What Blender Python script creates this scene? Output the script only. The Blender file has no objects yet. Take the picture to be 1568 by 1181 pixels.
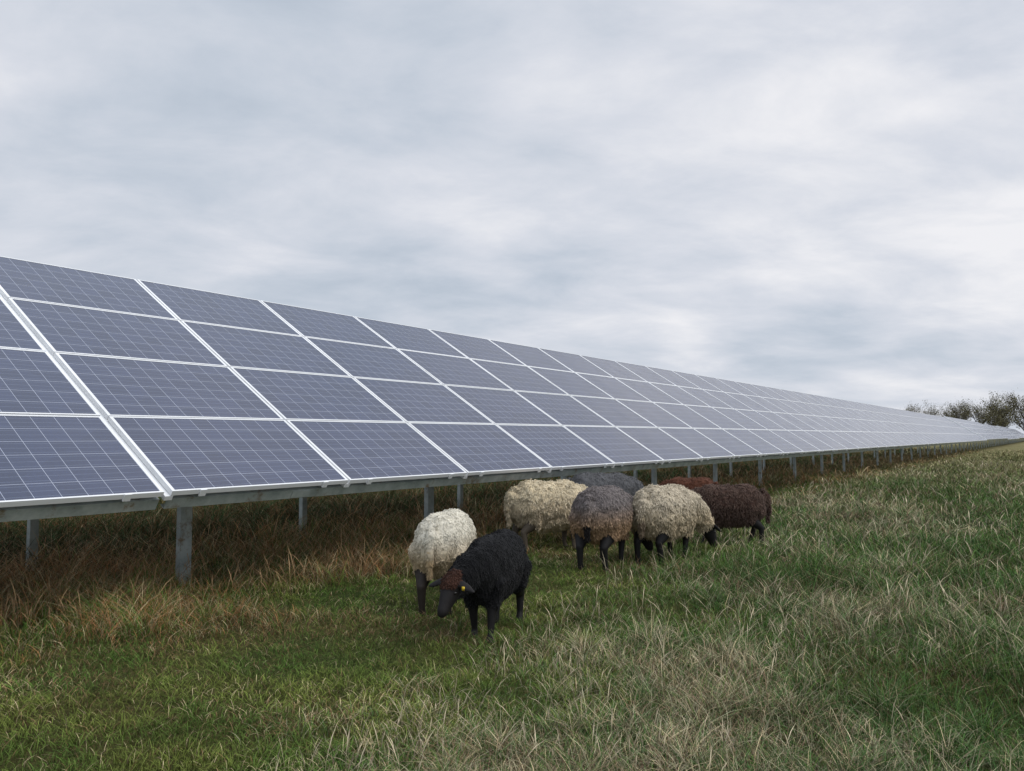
import bpy, math, random
import numpy as np
from mathutils import Vector, noise as mnoise
random.seed(3); rng=np.random.default_rng(7)
sc=bpy.context.scene
col=sc.collection
U=np.array([.5635,.8261,0.]);V=np.array([-.8261,.5635,0.]);Z=np.array([0,0,1.])
TILT=math.radians(32.1)
S=V*math.cos(TILT)+Z*math.sin(TILT); NN=-V*math.sin(TILT)+Z*math.cos(TILT)
V0=5.02; EZ=.92
def gh(x,y):
    return .02*np.sin(x*.9+1)*np.cos(y*.7)+.014*np.sin(x*2.3+y*1.7)
# ---------- value noise
def hsh(i,j,s):
    h=np.sin(i*127.1+j*311.7+s*74.7)*43758.5453
    return h-np.floor(h)
def vn(x,y,s=0):
    i=np.floor(x);j=np.floor(y);a=x-i;b=y-j
    a=a*a*(3-2*a);b=b*b*(3-2*b)
    return (hsh(i,j,s)*(1-a)+hsh(i+1,j,s)*a)*(1-b)+(hsh(i,j+1,s)*(1-a)+hsh(i+1,j+1,s)*a)*b
def fb(x,y,s=0):
    return (vn(x,y,s)+.5*vn(x*2.1,y*2.1,s+1)+.25*vn(x*4.3,y*4.3,s+2))/1.75
def sst(a,b,x):
    t=np.clip((x-a)/(b-a),0,1);return t*t*(3-2*t)
# ---------- material helpers
def mat(name):
    m=bpy.data.materials.new(name);m.use_nodes=True
    return m,m.node_tree.nodes,m.node_tree.links,m.node_tree.nodes['Principled BSDF']
def mth(n,l,op,a,b=None,c=None,clamp=False):
    d=n.new('ShaderNodeMath');d.operation=op;d.use_clamp=clamp
    for k,q in enumerate((a,b,c)):
        if q is None: continue
        if isinstance(q,(int,float)): d.inputs[k].default_value=q
        else: l.new(q,d.inputs[k])
    return d.outputs[0]
def ramp(n,l,src,stops):
    r=n.new('ShaderNodeValToRGB');e=r.color_ramp.elements
    while len(e)<len(stops): e.new(.5)
    for k,(p,c) in enumerate(stops):
        e[k].position=p;e[k].color=(*c,1)
    l.new(src,r.inputs[0]);return r.outputs[0]
def mixc(n,l,f,a,b,mode='MIX'):
    m=n.new('ShaderNodeMix');m.data_type='RGBA';m.blend_type=mode
    for s,q in ((m.inputs[0],f),(m.inputs[6],a),(m.inputs[7],b)):
        if isinstance(q,(int,float)): s.default_value=q
        elif isinstance(q,tuple): s.default_value=(*q,1)
        else: l.new(q,s)
    return m.outputs[2]
def noi(n,l,scale,detail=5,vec=None,rough=.55,dist=0):
    t=n.new('ShaderNodeTexNoise');t.inputs['Scale'].default_value=scale;t.inputs['Detail'].default_value=detail
    t.inputs['Roughness'].default_value=rough;t.inputs['Distortion'].default_value=dist
    if vec is not None: l.new(vec,t.inputs['Vector'])
    return t.outputs['Fac']
def bump(n,l,h,strength,dist,bs):
    b=n.new('ShaderNodeBump');b.inputs['Strength'].default_value=strength;b.inputs['Distance'].default_value=dist
    l.new(h,b.inputs['Height']);l.new(b.outputs[0],bs.inputs['Normal'])
# glass
mg,n,l,bs=mat('solar_glass')
uv=n.new('ShaderNodeUVMap');sp=n.new('ShaderNodeSeparateXYZ');l.new(uv.outputs[0],sp.inputs[0])
def line(src,mult,w):
    f=mth(n,l,'FRACT',mth(n,l,'MULTIPLY',src,mult))
    return mth(n,l,'GREATER_THAN',mth(n,l,'ABSOLUTE',mth(n,l,'SUBTRACT',f,.5)),.5-w)
g1=mth(n,l,'MAXIMUM',line(sp.outputs[0],10,.010),line(sp.outputs[1],6,.010))
sh=mth(n,l,'ADD',sp.outputs[1],1/36)
g2=line(sh,18,.022)
vf=n.new('ShaderNodeVectorMath');vf.operation='MULTIPLY';l.new(uv.outputs[0],vf.inputs[0]);vf.inputs[1].default_value=(10,6,1)
fl=n.new('ShaderNodeVectorMath');fl.operation='FLOOR';l.new(vf.outputs[0],fl.inputs[0])
geo=n.new('ShaderNodeNewGeometry')
ad=n.new('ShaderNodeVectorMath');ad.operation='ADD';l.new(fl.outputs[0],ad.inputs[0])
sn=n.new('ShaderNodeVectorMath');sn.operation='SNAP';l.new(geo.outputs['Position'],sn.inputs[0]);sn.inputs[1].default_value=(3,3,3);l.new(sn.outputs[0],ad.inputs[1])
wn=n.new('ShaderNodeTexWhiteNoise');l.new(ad.outputs[0],wn.inputs[0])
poly=n.new('ShaderNodeTexVoronoi');poly.inputs['Scale'].default_value=60;l.new(geo.outputs['Position'],poly.inputs['Vector'])
fv=mth(n,l,'ADD',mth(n,l,'MULTIPLY',wn.outputs[0],.5),mth(n,l,'MULTIPLY',poly.outputs['Distance'],.5))
cell=ramp(n,l,fv,[(0,(.008,.015,.046)),(1,(.022,.034,.088))])
c=mixc(n,l,mth(n,l,'MULTIPLY',g2,.5),cell,(.20,.24,.33))
c=mixc(n,l,g1,c,(.36,.39,.47))
l.new(c,bs.inputs['Base Color']);bs.inputs['IOR'].default_value=1.68
dr=ramp(n,l,noi(n,l,2.5,5,geo.outputs['Position']),[(.3,(.14,)*3),(.75,(.24,)*3)]);l.new(dr,bs.inputs['Roughness'])
# alu frame
mf,n,l,bs=mat('aluminium_frame')
bs.inputs['Metallic'].default_value=.05;bs.inputs['Roughness'].default_value=.45
l.new(ramp(n,l,noi(n,l,9),[(.3,(.7,.71,.72)),(.7,(.82,.83,.84))]),bs.inputs['Base Color'])
mb,n,l,bs=mat('backsheet');bs.inputs['Base Color'].default_value=(.55,.55,.53,1);bs.inputs['Roughness'].default_value=.7
# galvanised
ms,n,l,bs=mat('galvanized_steel');bs.inputs['Metallic'].default_value=.3;bs.inputs['Roughness'].default_value=.5
tc=n.new('ShaderNodeNewGeometry')
a=ramp(n,l,noi(n,l,6,6,tc.outputs['Position'],.7),[(.3,(.24,.28,.275)),(.55,(.40,.44,.43)),(.75,(.54,.57,.55))])
rs=ramp(n,l,noi(n,l,3.5,8,tc.outputs['Position'],.75),[(.56,(0,0,0)),(.66,(1,1,1))])
l.new(mixc(n,l,rs,a,(.20,.14,.08)),bs.inputs['Base Color'])
# grass
def attrmat(name,rough,noise_amt,scale):
    m,n,l,bs=mat(name)
    at=n.new('ShaderNodeAttribute');at.attribute_name='Col'
    ge=n.new('ShaderNodeNewGeometry')
    k=ramp(n,l,noi(n,l,scale,6,ge.outputs['Position'],.65),[(.25,(1-noise_amt,)*3),(.75,(1+noise_amt,)*3)])
    cc=mixc(n,l,1.,at.outputs['Color'],k,'MULTIPLY')
    l.new(cc,bs.inputs['Base Color']);bs.inputs['Roughness'].default_value=rough
    bs.inputs['Specular IOR Level'].default_value=.2
    return m,n,l,bs
mgr,_,_,bs=attrmat('grass_blades',.7,.12,3);bs.inputs['Specular IOR Level'].default_value=.1
mw,n,l,bs=attrmat('wool',1.,.18,60)
ge=n.new('ShaderNodeNewGeometry');bump(n,l,noi(n,l,90,5,ge.outputs['Position'],.7),.6,.008,bs)
bs.inputs['Sheen Weight'].default_value=.08
bs.inputs['Specular IOR Level'].default_value=.05
mskin,n,l,bs=attrmat('short_hair',.6,.25,60)
meye,n,l,bs=mat('eye');bs.inputs['Base Color'].default_value=(.01,.008,.006,1);bs.inputs['Roughness'].default_value=.1
mtag,n,l,bs=mat('ear_tag_yellow');bs.inputs['Base Color'].default_value=(.7,.48,.03,1);bs.inputs['Roughness'].default_value=.4
mbark,n,l,bs=mat('bark');l.new(ramp(n,l,noi(n,l,4),[(.3,(.06,.05,.045)),(.7,(.12,.10,.09))]),bs.inputs['Base Color']);bs.inputs['Roughness'].default_value=.9
mleaf,_,_,_=attrmat('leaves',.7,.2,1)

def mk(name,verts,faces,mats,parent=None,fm=None,smooth=False,colr=None,uvs=None):
    me=bpy.data.meshes.new(name+'_mesh');me.from_pydata([tuple(v) for v in verts],[],faces)
    for m in mats: me.materials.append(m)
    if fm is not None: me.polygons.foreach_set('material_index',fm)
    if smooth: me.polygons.foreach_set('use_smooth',[True]*len(me.polygons))
    if colr is not None:
        a=me.color_attributes.new('Col','FLOAT_COLOR','POINT')
        c=np.ones((len(verts),4),np.float32);c[:,:3]=colr;a.data.foreach_set('color',c.ravel())
    if uvs is not None:
        ul=me.uv_layers.new(name='UVMap');ul.data.foreach_set('uv',np.array(uvs,np.float32).ravel())
    me.update()
    o=bpy.data.objects.new(name,me);col.objects.link(o)
    if parent: o.parent=parent
    return o
def empty(name):
    o=bpy.data.objects.new(name,None);col.objects.link(o);return o

# ---------- ground
rad=np.concatenate([[0.],np.geomspace(.5,2500,150)]);NA=240
ang=np.linspace(0,2*np.pi,NA,endpoint=False)
gv=[(0,0,float(gh(0,0)))];gf=[]
for r in rad[1:]:
    x=r*np.cos(ang);y=r*np.sin(ang);z=gh(x,y)
    gv+=list(zip(x.tolist(),y.tolist(),z.tolist()))
for k in range(NA): gf.append((0,1+k,1+(k+1)%NA))
for i in range(len(rad)-2):
    b=1+i*NA
    for k in range(NA):
        k2=(k+1)%NA;gf.append((b+k,b+NA+k,b+NA+k2,b+k2))
mgnd,n,l,bs=mat('ground_thatch');ge=n.new('ShaderNodeNewGeometry')
a=ramp(n,l,noi(n,l,22,8,ge.outputs['Position'],.75),[(.3,(.025,.028,.012)),(.5,(.065,.07,.028)),(.72,(.15,.125,.065))])
b=ramp(n,l,noi(n,l,.7,5,ge.outputs['Position']),[(.35,(.65,.9,.5)),(.65,(1.2,1.,.8))])
nearc=mixc(n,l,1.,a,b,'MULTIPLY')
dd=n.new('ShaderNodeVectorMath');dd.operation='LENGTH';l.new(ge.outputs['Position'],dd.inputs[0])
far=mth(n,l,'DIVIDE',mth(n,l,'SUBTRACT',dd.outputs['Value'],20),40,clamp=True)
farc=ramp(n,l,noi(n,l,.25,6,ge.outputs['Position'],.7),[(.3,(.10,.11,.035)),(.7,(.21,.17,.09))])
l.new(mixc(n,l,far,nearc,farc),bs.inputs['Base Color']);bs.inputs['Roughness'].default_value=1;bs.inputs['Specular IOR Level'].default_value=.1
bump(n,l,noi(n,l,30,6,ge.outputs['Position'],.8),1,.04,bs)
mk('ground',gv,gf,[mgnd],smooth=True)

# ---------- grass
def build_blades(name,P,H,W,lean,leanamt,croot,ctip,wprof=(1,.85,.5)):
    N=len(P)
    az=rng.uniform(0,2*np.pi,N);side=np.stack([np.cos(az),np.sin(az),0*az],1)*W[:,None]*.5
    base=np.stack([P[:,0],P[:,1],gh(P[:,0],P[:,1])-.005],1)
    vs=np.zeros((N,7,3),np.float32);cs=np.ones((N,7,4),np.float32)
    for k,t in enumerate((0,.4,.75,1)):
        z=H*(t-.35*leanamt*t*t)
        c=base+np.stack([lean[:,0]*H*leanamt*t*t,lean[:,1]*H*leanamt*t*t,z],1)
        cc=croot*(1-t)+ctip*t
        if k<3:
            vs[:,2*k]=c-side*wprof[k];vs[:,2*k+1]=c+side*wprof[k];cs[:,2*k,:3]=cc;cs[:,2*k+1,:3]=cc
        else: vs[:,6]=c;cs[:,6,:3]=cc
    me=bpy.data.meshes.new(name);me.vertices.add(N*7);me.vertices.foreach_set('co',vs.ravel())
    li=np.array([0,1,3,2,2,3,5,4,4,5,6]);L=(np.arange(N)[:,None]*7+li[None]).ravel().astype(np.int32)
    me.loops.add(N*11);me.loops.foreach_set('vertex_index',L)
    st=(np.arange(N)[:,None]*11+np.array([0,4,8])[None]).ravel().astype(np.int32)
    me.polygons.add(N*3);me.polygons.foreach_set('loop_start',st)
    me.update(calc_edges=True);me.validate()
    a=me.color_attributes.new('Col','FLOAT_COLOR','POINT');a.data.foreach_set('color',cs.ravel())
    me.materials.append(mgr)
    o=bpy.data.objects.new(name,me);col.objects.link(o);return o
def polar(N,r0,r1,half=43):
    r=np.exp(rng.uniform(np.log(r0),np.log(r1),N));a=np.radians(rng.uniform(-half,half,N))
    return np.stack([r*np.sin(a),r*np.cos(a)],1)
NB=540000
P=polar(NB,2.7,85)
C=polar(30000,2.7,60)
ncl=int(NB*.55);ci=rng.integers(0,len(C),ncl)
rr=np.hypot(C[ci,0],C[ci,1]);off=rng.normal(0,1,(ncl,2))*(.022*(1+rr/7))[:,None]
P[:ncl]=C[ci]+off
lean=rng.normal(0,1,(NB,2));lean[:ncl]=off/(.022*(1+rr/7))[:,None]+rng.normal(0,.7,(ncl,2))
lean/=np.linalg.norm(lean,axis=1)[:,None]+1e-6
x,y=P[:,0],P[:,1];u=x*U[0]+y*U[1];v=x*V[0]+y*V[1];r=np.hypot(x,y)
n1=fb(x*.9,y*.9,1);n2=fb(x*.35,y*.35,9);n3=fb(x*2.2,y*2.2,20);n4=fb(x*4.5,y*4.5,40);n5=fb(x*1.5,y*1.5,60)
vb=np.minimum(1.9+.2*u,5.0)
T=sst(-.7,1.3,vb-v+(n1-.5)*3.0)
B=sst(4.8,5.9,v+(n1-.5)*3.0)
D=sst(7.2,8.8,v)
nearf=.65+.35*sst(3.5,7.5,r)
tuft=sst(.52,.72,n4)
H=(.022+.04*rng.random(NB)+.05*tuft*n5)*(1-T)+T*(.03+.13*rng.random(NB)**1.8+.07*n3+.13*tuft)*nearf
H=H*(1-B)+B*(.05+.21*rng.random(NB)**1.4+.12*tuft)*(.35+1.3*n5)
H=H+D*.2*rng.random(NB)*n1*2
clh=.5+1.*rng.random(len(C));H[:ncl]*=clh[ci]
W=(.0022+.0016*rng.random(NB))*np.maximum(1,r/4.8)
def colr(*c): return np.array(c)[None]
q=rng.random(NB)
green=colr(.095,.175,.033);yg=colr(.18,.225,.048);straw=colr(.56,.46,.27);brown=colr(.25,.16,.08);grey=colr(.37,.345,.22);rust=colr(.42,.21,.09);dkg=colr(.055,.115,.033)
mixv=sst(.3,.7,n3)[:,None]
lawn=green*(1-mixv)+yg*mixv
lawn=np.where((q<.06+.38*sst(.50,.72,n1))[:,None],brown,lawn);lawn=np.where((q>.95-.10*sst(.5,.7,n5))[:,None],straw,lawn)
tall=np.where((q<.5)[:,None],dkg*1.4,green)
pst=.08+.30*sst(.4,.7,n2)+.28*sst(.45,.7,n5)*tuft
tall=np.where((q>1-pst)[:,None],grey,tall);tall=np.where((q>1-pst*.35)[:,None],straw*.95,tall);tall=np.where((q<.05+.26*sst(.5,.72,n1))[:,None],colr(.25,.17,.105),tall)
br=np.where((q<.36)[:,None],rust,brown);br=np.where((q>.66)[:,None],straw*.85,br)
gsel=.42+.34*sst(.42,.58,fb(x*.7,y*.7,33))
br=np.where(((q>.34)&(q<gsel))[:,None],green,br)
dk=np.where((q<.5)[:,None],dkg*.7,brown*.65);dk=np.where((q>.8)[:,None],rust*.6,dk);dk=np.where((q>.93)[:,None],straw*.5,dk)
sel=rng.random(NB)
Cc=np.where((sel<T)[:,None],tall,lawn);sel=rng.random(NB)
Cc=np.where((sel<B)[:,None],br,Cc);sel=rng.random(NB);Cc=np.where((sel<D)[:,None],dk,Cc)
farw=sst(12,45,r)[:,None]*.5*(1-D[:,None]);Cc=Cc*(1-farw)+farw*(colr(.34,.28,.14)*(.5+1.*n1[:,None]))
Cc=Cc*(.5+1.*rng.random((NB,1)))*(.55+.9*n5[:,None])*(.8+.4*n2[:,None])
la=.35+1.0*rng.random(NB)
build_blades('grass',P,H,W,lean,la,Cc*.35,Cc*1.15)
# seed stalks
M=34000;P=polar(M,3.,45,42);x,y=P.T;u=x*U[0]+y*U[1];v=x*V[0]+y*V[1];n1=fb(x*.9,y*.9,1);n5=fb(x*1.5,y*1.5,60)
under=(v>5.1)&(v<8.5)&(n5>.46)
keep=(((v<np.minimum(1.9+.2*u,5.0)+.1)&(n5>.46)&(rng.random(M)<.8))|under)
P=P[keep];under=under[keep];M=len(P);r=np.hypot(P[:,0],P[:,1]);le=rng.normal(0,1,(M,2));le/=np.linalg.norm(le,axis=1)[:,None]
cst=np.where(under[:,None],colr(.46,.30,.16),colr(.56,.47,.32))*(.35+.9*rng.random((M,1)))
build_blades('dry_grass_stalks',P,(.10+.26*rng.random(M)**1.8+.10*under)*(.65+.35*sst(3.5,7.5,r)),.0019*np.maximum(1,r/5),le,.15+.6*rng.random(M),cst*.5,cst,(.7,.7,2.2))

# ---------- solar rows
def pt(u,s,n,dv,dz): return U*u+V*(V0+dv)+Z*(EZ+dz)+S*s+NN*n
def solar(dv,tables):
    root=empty('solar_panel_array')
    pv,pf,pm,puv=[],[],[],[];sv,sf=[],[];rv,rf=[],[]
    PW,PH=1.65,.99;GU,GS=.02,.014
    def box(vs,fs,o,ax,lo,hi):
        b=len(vs)
        for k in range(8):
            vs.append(o+ax[0]*(hi[0] if k&1 else lo[0])+ax[1]*(hi[1] if k&2 else lo[1])+ax[2]*(hi[2] if k&4 else lo[2]))
        for f in ((0,2,3,1),(4,5,7,6),(0,1,5,4),(2,6,7,3),(0,4,6,2),(1,3,7,5)): fs.append(tuple(b+i for i in f))
    for ti,(u0,nc) in enumerate(tables):
        dz=0 if ti<2 else [.05,-.06,.0,.08,-.05][ti%5]
        for cI in range(nc):
            for rI in range(4):
                ua=u0+cI*1.67+GU/2;ub=ua+PW;sa=rI*(PH+GS);sb=sa+PH
                jit=random.uniform(-.0015,.0015)
                lu,ls=.024,.014
                b=len(pv);D=.038
                for (nn,iu,isx) in ((0,0,0),(0,lu,ls),(-.004,lu,ls),(-D,0,0)):
                    for (uu,ss) in ((ua+iu,sa+isx),(ub-iu,sa+isx),(ub-iu,sb-isx),(ua+iu,sb-isx)):
                        pv.append(pt(uu,ss,nn+jit,dv,dz))
                for k in range(4):
                    k2=(k+1)%4
                    pf.append((b+k,b+k2,b+4+k2,b+4+k));pm.append(0);puv+=[(0,0)]*4
                    pf.append((b+4+k,b+4+k2,b+8+k2,b+8+k));pm.append(0);puv+=[(0,0)]*4
                    pf.append((b+12+k,b+12+k2,b+k2,b+k));pm.append(0);puv+=[(0,0)]*4
                pf.append((b+8,b+9,b+10,b+11));pm.append(1);puv+=[(0,0),(1,0),(1,1),(0,1)]
                pf.append((b+15,b+14,b+13,b+12));pm.append(2);puv+=[(0,0)]*4
            box(rv,rf,pt(u0+cI*1.67,0,0,dv,dz),(U,S,NN),(-.03,.0,-.075),(.03,4.0,-.040))
            for du in (.25,1.4):
                box(rv,rf,pt(u0+cI*1.67+du,0,0,dv,dz),(U,S,NN),(-.025,-.012,-.05),(.025,-.001,.004))
        ue=u0+nc*1.67
        for s in (.02,1.3,2.6,3.85):
            o=pt(0,s,0,dv,dz)
            box(sv,sf,o,(U,S,NN),(u0+.01,0,-.160),(ue-.01,.006,-.0765))
            box(sv,sf,o,(U,S,NN),(u0+.01,.0065,-.083),(ue-.01,.05,-.0765))
            box(sv,sf,o,(U,S,NN),(u0+.01,.0065,-.160),(ue-.01,.05,-.154))
            if s<.1:
                q=u0+1.2
                while q<ue:
                    box(sv,sf,pt(q,s,0,dv,dz),(U,S,NN),(-.09,-.006,-.150),(.09,-.001,-.088));q+=5.01
        up=4.23-3.34*12
        while up<ue:
            if up>u0+.2:
                box(sv,sf,pt(up,0,0,dv,dz),(U,S,NN),(-.04,.25,-.25),(.04,3.95,-.162))
                for vv,wd in ((1.38,.055),(3.15,.04)):
                    uo=up if vv<2 else up-.45
                    top=EZ+dz+vv*math.tan(TILT)-.22
                    o=U*uo+V*(V0+dv+vv)
                    box(sv,sf,o,(U,V,Z),(-wd,-.03,-.3),(wd,-.024,top))
                    box(sv,sf,o,(U,V,Z),(-wd,-.0235,-.3),(-wd+.006,.035,top))
                    box(sv,sf,o,(U,V,Z),(wd-.006,-.0235,-.3),(wd,.035,top))
                    box(sv,sf,o,(U,V,Z),(-wd-.03,-.045,top-.16),(wd+.03,-.031,top+.03))
            up+=3.34
    mk('panels',pv,pf,[mf,mg,mb],root,pm,uvs=puv)
    mk('clamps_and_strips',rv,rf,[mf],root);mk('steel_frame_and_posts',sv,sf,[ms],root)
    return root
tabs=[(3.21-24*1.67-.04,24)]+[(3.21+k*(24*1.67+.12 if k else 0),24) for k in range(6)]
solar(0,tabs)
solar(9.6,tabs[:4])

# ---------- sheep
def tube(vs,fs,pts,ref,seg=16):
    pts=[(np.array(p,float),a,b) for p,a,b in pts]
    t0=pts[1][0]-pts[0][0];t0/=np.linalg.norm(t0);t1=pts[-1][0]-pts[-2][0];t1/=np.linalg.norm(t1)
    ex=[(pts[0][0]-t0*pts[0][2]*.6,pts[0][1]*.6,pts[0][2]*.6)]+pts+[(pts[-1][0]+t1*pts[-1][2]*.6,pts[-1][1]*.6,pts[-1][2]*.6)]
    b=len(vs);n=len(ex)
    for i,(p,a,c) in enumerate(ex):
        t=ex[min(i+1,n-1)][0]-ex[max(i-1,0)][0];t/=np.linalg.norm(t)
        sd=ref-t*np.dot(ref,t);sd/=np.linalg.norm(sd);up=np.cross(t,sd)
        for k in range(seg):
            an=2*math.pi*k/seg;vs.append(p+sd*a*math.cos(an)+up*c*math.sin(an))
    for i in range(n-1):
        for k in range(seg):
            k2=(k+1)%seg;fs.append((b+i*seg+k,b+i*seg+k2,b+(i+1)*seg+k2,b+(i+1)*seg+k))
    fs.append(tuple(b+k for k in range(seg))[::-1]);fs.append(tuple(b+(n-1)*seg+k for k in range(seg)))
Y=np.array([0,1.,0])
def sheep(name,x,y,az,height,wool,tip,face,leg,graze='graze',turn=0,lock=.035,nlock=5000,tail=None,poll=None,low=None,tag=False,bulk=1.,seed=0,disp=.012,step=0.,xs=.9,flare=.15,messy=.45,vv=.32):
    R=random.Random(seed);rg=np.random.default_rng(seed+50)
    vs,fs=[],[];B=bulk
    trunk=[(-.46,.55,.07,.09),(-.43,.535,.135,.15),(-.36,.52,.19,.205),(-.25,.505,.218,.228),(-.08,.485,.235,.240),(.10,.480,.230,.240),(.24,.50,.205,.232),(.35,.53,.16,.19),(.43,.565,.11,.13)]
    tube(vs,fs,[((a,0,b),w*B,h) for a,b,w,h in trunk],Y,24)
    segs=[]
    for a,b,w,h in trunk: segs.append(((a,0,b),w,0))
    base=np.array([.36,0,.56]);fw=np.array([math.cos(turn),math.sin(turn),0]);lat=np.array([-math.sin(turn),math.cos(turn),0])
    if graze=='graze': nk=[(0,0,.14),(.13,-.05,.12),(.24,-.14,.095),(.32,-.24,.076)];hd=((.32,-.23),(.43,-.46))
    elif graze=='low': nk=[(0,-.02,.14),(.12,-.04,.12),(.21,-.08,.10),(.27,-.11,.088)];hd=((.27,-.07),(.42,-.28))
    tube(vs,fs,[(base+fw*a+Z*b,r*.9,r) for a,b,r in nk],lat,18)
    for a,b,r in nk: segs.append((tuple(base+fw*a+Z*b),r,0))
    h0=base+fw*hd[0][0]+Z*hd[0][1];h1=base+fw*hd[1][0]+Z*hd[1][1];ax=(h1-h0);HL=np.linalg.norm(ax);ax/=HL
    hp=[(0,.062,.067),(.25,.070,.078),(.5,.057,.067),(.75,.042,.051),(.95,.037,.039),(1.,.029,.029)]
    tube(vs,fs,[(h0+ax*HL*t,a,b) for t,a,b in hp],lat,16)
    for t,a,b in hp[1:]: segs.append((tuple(h0+ax*HL*t),b,1))
    hup=np.cross(ax,lat)
    if np.dot(hup,fw)<0: hup=-hup
    for sgn in (-1,1):
        e0=h0+ax*.05+lat*sgn*.045+hup*.02
        ep=[(e0,.018,.013),(e0+lat*sgn*.045+hup*.008-ax*.01,.033,.011),(e0+lat*sgn*.10-Z*.010,.031,.010),(e0+lat*sgn*.15-Z*.028,.012,.008)]
        tube(vs,fs,ep,ax,10)
        for p,a,b in ep[1:]: segs.append((tuple(p),.02,1))
    for sgn in (-1,1):
        st=step*sgn
        lg=[(.27,.10*B,.42,.095),(.265,.105*B,.325,.060),(.275+st*.5,.10*B,.20,.033),(.268+st,.10*B,.075,.0235),(.285+st,.10*B,.03,.030),(.29+st,.10*B,.012,.030)]
        tube(vs,fs,[((a,sgn*b,c),r,r) for a,b,c,r in lg],Y,12)
        for i,(a,b,c,r) in enumerate(lg): segs.append(((a,sgn*b,c),r,0 if i<2 else 2))
        st=-st
        lg=[(-.28,.11*B,.47,.12),(-.25,.12*B,.37,.095),(-.31+st*.3,.115*B,.29,.062),(-.39+st*.6,.105*B,.22,.036),(-.365+st,.105*B,.08,.0245),(-.345+st,.105*B,.03,.030),(-.34+st,.105*B,.012,.030)]
        tube(vs,fs,[((a,sgn*b,c),r,r*1.15) for a,b,c,r in lg],Y,12)
        for i,(a,b,c,r) in enumerate(lg): segs.append(((a,sgn*b,c),r,0 if i<2 else 2))
    tl=[(-.45,0,.66),(-.51,0,.60),(-.53,0,.50),(-.525,0,.40),(-.51,0,.31)]
    tr=[.028,.030,.028,.024,.016]
    tube(vs,fs,[(p,a,a) for p,a in zip(tl,tr)],Y,10)
    for p,a in list(zip(tl,tr))[1:]: segs.append((p,a+.002,3))
    me=bpy.data.meshes.new('tmp');me.from_pydata([tuple(q) for q in vs],[],fs)
    ob=bpy.data.objects.new('tmp',me);col.objects.link(ob)
    m=ob.modifiers.new('r','REMESH');m.mode='VOXEL';m.voxel_size=.0105
    m=ob.modifiers.new('s','SMOOTH');m.factor=.5;m.iterations=4
    dg=bpy.context.evaluated_depsgraph_get();ev=ob.evaluated_get(dg);em=ev.to_mesh()
    nv=len(em.vertices);co=np.zeros(nv*3);em.vertices.foreach_get('co',co);co=co.reshape(-1,3)
    no=np.zeros(nv*3);em.vertices.foreach_get('normal',no);no=no.reshape(-1,3)
    F=[tuple(p.vertices) for p in em.polygons]
    ev.to_mesh_clear();bpy.data.objects.remove(ob);bpy.data.meshes.remove(me)
    sp=np.array([s[0] for s in segs]);srr=np.array([s[1] for s in segs]);stg=np.array([s[2] for s in segs])
    d=np.linalg.norm(co[:,None]-sp[None],axis=2)-srr[None];tg=stg[d.argmin(1)]
    wm=((tg==0)|(tg==3)).astype(float)
    pc=h0+hup*.068+ax*.02
    pd=np.linalg.norm(co-pc,axis=1)
    if poll is not None: wm=np.where(pd<.08,1.,wm)
    nz=np.array([mnoise.fractal(Vector(c*9),.6,2.,3)+.6*mnoise.noise(Vector((c[0]*26,c[1]*26,c[2]*17+seed))) for c in co])
    co=co+no*(wm*(nz*disp*1.3+disp*.6))[:,None]
    wool=np.array(wool);tipc=np.array(tip);lowc=np.array(low if low is not None else wool)
    rat=tipc/wool
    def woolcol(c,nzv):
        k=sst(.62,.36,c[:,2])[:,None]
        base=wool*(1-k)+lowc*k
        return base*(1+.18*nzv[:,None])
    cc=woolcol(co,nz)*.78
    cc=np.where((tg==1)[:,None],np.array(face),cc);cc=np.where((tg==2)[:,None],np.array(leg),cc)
    if tail is not None: cc=np.where((tg==3)[:,None],np.array(tail),cc)
    if poll is not None: cc=np.where((pd<.08)[:,None],np.array(poll)*.6,cc)
    hoof=(co[:,2]<.035);cc=np.where(hoof[:,None],np.array([.02,.017,.015]),cc)
    fm=[0 if wm[f[0]]>.25 else 1 for f in F]
    cand=np.where((wm>.25)&(co[:,2]>.2))[0]
    idx=rg.choice(cand,nlock)
    if poll is not None:
        pi=np.where(pd<.08)[0];idx[:450]=rg.choice(pi,450)
    ph=co[idx]+rg.normal(0,.004,(nlock,3));nm=no[idx]
    cl=np.array([[mnoise.noise(Vector(c*13)),mnoise.noise(Vector(c*13)+Vector((9,3,1))),mnoise.noise(Vector(c*13)+Vector((5,7,2)))] for c in ph])
    dr=nm*flare+np.array([-.15,0,-.75])+cl*messy*1.4+rg.normal(0,.2,(nlock,3))*(messy+.4)
    dr-=nm*np.minimum(0,(dr*nm).sum(1)-.10)[:,None]
    dr/=np.linalg.norm(dr,axis=1)[:,None]
    Ln=lock*(.6+.8*rg.random(nlock));sd=np.cross(dr,nm);sd/=np.linalg.norm(sd,axis=1)[:,None]+1e-6
    up=np.cross(sd,dr);wr=(.0034+.0028*rg.random(nlock))*(lock/.03)**.4
    curl=rg.normal(0,.4,nlock)
    LV=[];LC=[];nzl=np.array([mnoise.noise(Vector(c*9))+.7*mnoise.noise(Vector(c*28)) for c in ph])
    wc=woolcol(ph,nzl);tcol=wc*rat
    if tail is not None:
        tm=(tg[idx]==3)[:,None];wc=np.where(tm,np.array(tail),wc);tcol=np.where(tm,np.array(tail)*1.2,tcol)
    vvar=(1-vv/2+vv*rg.random(nlock))[:,None]
    if poll is not None:
        mk_=(np.linalg.norm(ph-pc,axis=1)<.09)[:,None]
        wc=np.where(mk_,np.array(poll),wc);tcol=np.where(mk_,np.array(poll)*2.,tcol)
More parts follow.
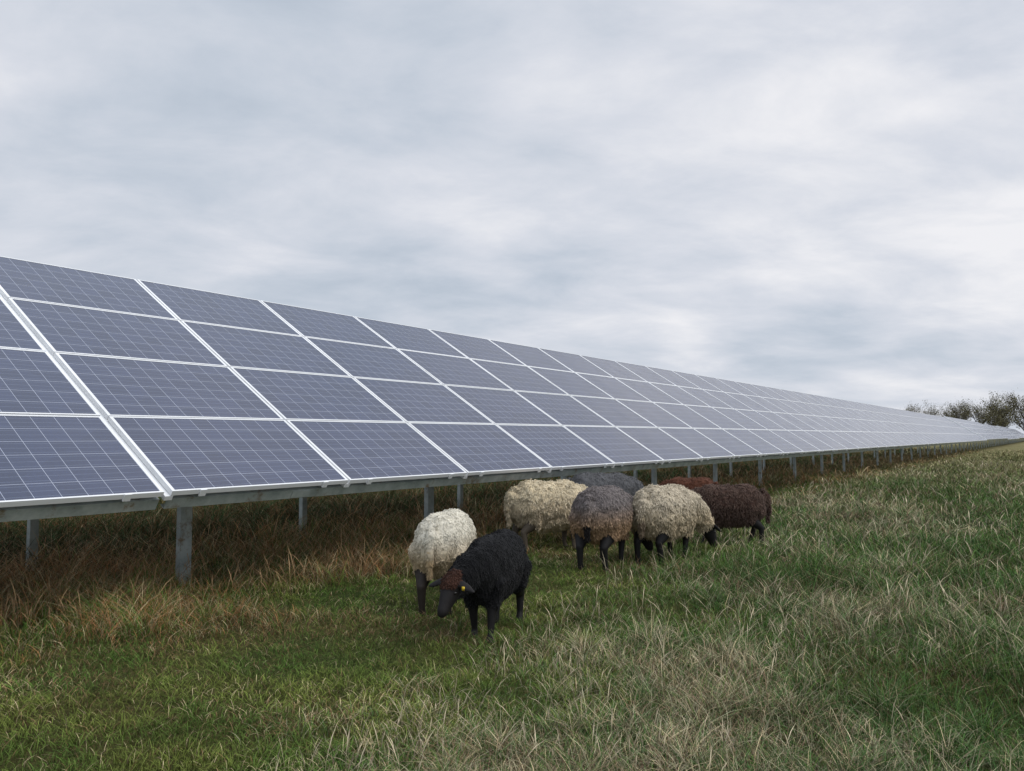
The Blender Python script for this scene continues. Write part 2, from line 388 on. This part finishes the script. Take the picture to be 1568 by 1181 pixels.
    for t,wd in ((0,1.),(.4,1.05),(.8,.75)):
        cen=ph+dr*(Ln*t)[:,None]-nm*.003+sd*(curl*Ln*math.sin(t*3.1))[:,None]-np.array([0,0,1])*(Ln*.2*t*t)[:,None]
        for k in range(3):
            an=2.094*k
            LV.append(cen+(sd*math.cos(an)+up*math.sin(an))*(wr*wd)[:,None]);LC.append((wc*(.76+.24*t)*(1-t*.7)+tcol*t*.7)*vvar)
    LV.append(ph+dr*Ln[:,None]-np.array([0,0,1])*(Ln*.25)[:,None]);LC.append(tcol*vvar)
    LV=np.stack(LV,1).reshape(-1,3);LC=np.stack(LC,1).reshape(-1,3)
    b0=len(co);allv=np.concatenate([co,LV]);allc=np.concatenate([cc,LC])
    pat=[(0,1,4,3),(1,2,5,4),(2,0,3,5),(3,4,7,6),(4,5,8,7),(5,3,6,8),(6,7,9),(7,8,9),(8,6,9)]
    for i in range(nlock):
        bb=b0+i*10
        for p in pat: F.append(tuple(bb+q for q in p))
    fm+= [0]*(9*nlock)
    ev_,ef=[],[]
    for sgn in (-1,1):
        c=h0+ax*HL*.40+lat*sgn*.058+hup*.02
        tube(ev_,ef,[(c-lat*sgn*.008,.012,.012),(c+lat*sgn*.006,.010,.010)],hup,8)
    bb=len(allv);allv=np.concatenate([allv,np.array(ev_)]);allc=np.concatenate([allc,np.zeros((len(ev_),3))])
    F+=[tuple(bb+q for q in f) for f in ef];fm+=[2]*len(ef)
    if tag:
        tv,tf=[],[];sgn=1
        c=h0+ax*.05+lat*sgn*.115-Z*.005
        for dx in (-.011,.011):
            for dz in (-.013,.013):
                for dn in (.022,.026): tv.append(c+lat*dx+Z*dz+fw*dn+hup*.01)
        tf+=[(0,1,3,2),(4,6,7,5),(0,4,5,1),(2,3,7,6),(0,2,6,4),(1,5,7,3)]
        bb=len(allv);allv=np.concatenate([allv,np.array(tv)]);allc=np.concatenate([allc,np.zeros((len(tv),3))])
        F+=[tuple(bb+q for q in f) for f in tf];fm+=[3]*len(tf)
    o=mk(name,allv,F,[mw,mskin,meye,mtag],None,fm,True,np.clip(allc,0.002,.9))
    s=height/.735;o.scale=(s*xs,s,s);o.location=(x,y,float(gh(x,y))-.015)
    o.rotation_euler=(0,0,math.radians(90-az));return o
BL=(.012,.011,.011)
sheep('white_sheep',-.50,6.15,10,.745,(.76,.71,.59),(.83,.79,.68),(.05,.04,.035),(.028,.022,.018),'graze',0,.012,18000,tail=(.46,.34,.20),low=(.58,.45,.28),seed=1,disp=.005,step=.03,bulk=.84)
sheep('black_sheep',-.12,5.42,197,.665,(.010,.010,.011),(.022,.022,.024),(.014,.012,.012),BL,'low',-.30,.015,16000,poll=(.055,.026,.018),tag=True,seed=2,disp=.005,bulk=.77,step=.05,xs=.97)
sheep('cream_sheep',.42,9.1,64,.79,(.66,.55,.37),(.79,.70,.53),(.30,.25,.18),(.10,.08,.06),'graze',-.2,.030,18000,seed=3,disp=.014,bulk=1.,messy=.6,vv=.4,low=(.58,.46,.30))
sheep('gray_brown_sheep',.91,7.95,24,.795,(.17,.148,.145),(.25,.22,.21),BL,BL,'graze',-.7,.022,17000,tail=(.014,.012,.012),low=(.34,.22,.13),seed=4,disp=.008,bulk=1.,step=.03,vv=.4)
sheep('dark_gray_sheep',1.12,9.9,70,.84,(.10,.10,.105),(.18,.18,.185),BL,BL,'graze',0,.018,12000,seed=5,disp=.006,xs=.85)
sheep('cream_sheep',1.61,8.4,38,.79,(.53,.455,.34),(.69,.61,.48),BL,BL,'graze',-.5,.028,18000,tail=(.25,.19,.13),low=(.50,.40,.26),seed=6,disp=.012,bulk=.98,step=.04,messy=.6,vv=.4,xs=.92)
sheep('dark_brown_sheep',2.64,9.8,-80,.73,(.05,.027,.020),(.22,.15,.12),BL,BL,'graze',.1,.030,14000,seed=7,disp=.010,step=.05,xs=.92,vv=.7)
sheep('rust_brown_sheep',2.5,11.2,-60,.74,(.11,.042,.024),(.18,.08,.05),BL,BL,'graze',0,.022,9000,seed=8,disp=.008,xs=.8)

# ---------- trees
def tree(name,x,y,h,seed,dens=1.):
    R=random.Random(seed);tv,tf=[],[];tips=[]
    def br(p,d,L,r,lev):
        pts=[];q=np.array(p);dd=np.array(d)
        for i in range(4):
            pts.append((q.copy(),r*(1-.15*i),r*(1-.15*i)));q=q+dd*L/3
            dd=dd+np.array([R.uniform(-.18,.18),R.uniform(-.18,.18),R.uniform(-.03,.12)]);dd/=np.linalg.norm(dd)
        tube(tv,tf,pts,np.array([.3,.9,.1]) if abs(dd[1])<.8 else np.array([1,0,0.]),5)
        if lev>=2:
            for k in range(4): tips.append(pts[k][0])
        if lev>=4: return
        for k in range(R.choice((3,4)) if lev else 6):
            an=R.uniform(0,6.28);sp=R.uniform(.35,1.)
            nd=dd+sp*np.array([math.cos(an),math.sin(an),R.uniform(-.1,.5)]);nd/=np.linalg.norm(nd)
            br(pts[R.choice((1,2,3)) if lev else R.choice((1,2,3))][0],nd,L*R.uniform(.66,.84),r*.5,lev+1)
    br((x,y,-.2),(0,0,1),h*.3,h*.018,0)
    nb=len(tf);rg=np.random.default_rng(seed)
    tips=np.array(tips);K=int(3000*dens);cl=rg.choice(len(tips),K);c=tips[cl]+rg.normal(0,h*.03,(K,3))
    a=rg.normal(0,1,(K,3));a/=np.linalg.norm(a,axis=1)[:,None];b=np.cross(a,rg.normal(0,1,(K,3)));b/=np.linalg.norm(b,axis=1)[:,None]
    s=(h*.009*(.5+rg.random(K)))[:,None];b0=len(tv)
    LV=np.stack([c-a*s,c-b*s*.6,c+a*s,c+b*s*.6],1).reshape(-1,3)
    allv=np.concatenate([np.array(tv),LV]);F=tf+[(b0+4*i,b0+4*i+1,b0+4*i+2,b0+4*i+3) for i in range(K)]
    clc=(.5+rg.random(len(tips)))[cl]
    cc=np.repeat(np.array([[.13,.12,.06]])*clc[:,None]*(.7+.6*rg.random((K,1))),4,0)
    mk(name,allv,F,[mbark,mleaf],None,[0]*nb+[1]*K,colr=np.concatenate([np.zeros((b0,3)),cc]))
D=240
for i,(px,top,dn) in enumerate(((1362,12.,.1),(1374,12.,.1),(1408,14.,.4),(1422,14.5,.6),(1434,13.5,.7),(1450,13.,.8),(1468,14,.9),(1483,14.5,.9),(1498,15,.9),(1518,14,.9),(1544,17,1.),(1560,19,1.1),(1584,19,1.),(1605,16,1.),(1640,17,1.))):
    tree('deciduous_tree',(px-784)/1217*D,D+random.uniform(-8,12),top,i+11,dn)

# ---------- world
w=bpy.data.worlds.new('World');sc.world=w;w.use_nodes=True;n=w.node_tree.nodes;l=w.node_tree.links
bg=n['Background'];bg.inputs[1].default_value=.1
SAZ,SEL=math.radians(105),math.radians(48)
sky=n.new('ShaderNodeTexSky');sky.sky_type='NISHITA';sky.sun_disc=False;sky.sun_elevation=SEL;sky.sun_rotation=SAZ
tc=n.new('ShaderNodeTexCoord')
nm=n.new('ShaderNodeVectorMath');nm.operation='NORMALIZE';l.new(tc.outputs['Generated'],nm.inputs[0])
sp=n.new('ShaderNodeSeparateXYZ');l.new(nm.outputs[0],sp.inputs[0])
z=mth(n,l,'ADD',mth(n,l,'MAXIMUM',sp.outputs[2],0.),.22)
cb=n.new('ShaderNodeCombineXYZ');l.new(mth(n,l,'DIVIDE',sp.outputs[0],z),cb.inputs[0]);l.new(mth(n,l,'DIVIDE',sp.outputs[1],z),cb.inputs[1])
mp=n.new('ShaderNodeMapping');mp.inputs['Rotation'].default_value=(0,0,math.radians(-35));mp.inputs['Scale'].default_value=(.85,1.15,1);mp.inputs['Location'].default_value=(5.3,2.2,0)
l.new(cb.outputs[0],mp.inputs[0])
a=noi(n,l,1.1,2,mp.outputs[0],.5,.3);b=noi(n,l,2.8,9,mp.outputs[0],.57,.25)
f=mth(n,l,'ADD',mth(n,l,'MULTIPLY',a,.5),mth(n,l,'MULTIPLY',b,.5))
def dirv(az,el): return (math.sin(az)*math.cos(el),math.cos(az)*math.cos(el),math.sin(el))
def lobe(az,el,p):
    dt=n.new('ShaderNodeVectorMath');dt.operation='DOT_PRODUCT';l.new(nm.outputs[0],dt.inputs[0]);dt.inputs[1].default_value=dirv(math.radians(az),math.radians(el))
    return mth(n,l,'POWER',mth(n,l,'MAXIMUM',dt.outputs['Value'],0.),float(p))
f2=mth(n,l,'ADD',f,mth(n,l,'MULTIPLY',lobe(30,25,9),.18))
f2=mth(n,l,'ADD',f2,mth(n,l,'MULTIPLY',lobe(-28,8,60),.06))
f2=mth(n,l,'SUBTRACT',f2,mth(n,l,'MULTIPLY',lobe(-20,16,40),.04))
f2=mth(n,l,'SUBTRACT',f2,mth(n,l,'MULTIPLY',lobe(20,3,160),.12))
f2=mth(n,l,'ADD',f2,mth(n,l,'MULTIPLY',lobe(12.5,6.5,1800),.09))
cr=ramp(n,l,f2,[(.32,(4.4,5.1,6.0)),(.46,(5.6,6.15,7.0)),(.58,(6.9,7.2,7.9)),(.72,(8.8,8.8,9.1))])
cov=ramp(n,l,f,[(.30,(.92,)*3),(.45,(.98,)*3)])
base=mixc(n,l,cov,sky.outputs[0],cr)
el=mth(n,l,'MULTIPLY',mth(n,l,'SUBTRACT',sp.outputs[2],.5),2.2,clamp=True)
bk=mth(n,l,'MULTIPLY',mth(n,l,'MULTIPLY',sp.outputs[1],-1.0),1.6,clamp=True)  # extra brightness added to the unseen sky behind the camera, lights the sheep
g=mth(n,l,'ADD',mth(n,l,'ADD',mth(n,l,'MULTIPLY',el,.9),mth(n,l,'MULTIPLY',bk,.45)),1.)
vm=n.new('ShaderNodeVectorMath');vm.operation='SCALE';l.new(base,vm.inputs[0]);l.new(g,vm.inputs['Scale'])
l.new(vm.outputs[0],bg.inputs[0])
# sun
sl=bpy.data.lights.new('sun','SUN');sl.energy=1.5;sl.angle=math.radians(30);sl.color=(1,.95,.86)
so=bpy.data.objects.new('sun',sl);col.objects.link(so);so.rotation_euler=Vector(dirv(SAZ,SEL)).to_track_quat('Z','Y').to_euler();so.location=(0,0,30)
# camera
cd=bpy.data.cameras.new('camera');cam=bpy.data.objects.new('camera',cd);col.objects.link(cam)
cam.location=(0,0,1.3);cam.rotation_euler=(math.radians(93.63),0,0);cd.lens=27.9;cd.sensor_width=36;cd.clip_end=6000
sc.camera=cam
sc.view_settings.view_transform='Standard';sc.view_settings.look='None';sc.view_settings.exposure=0
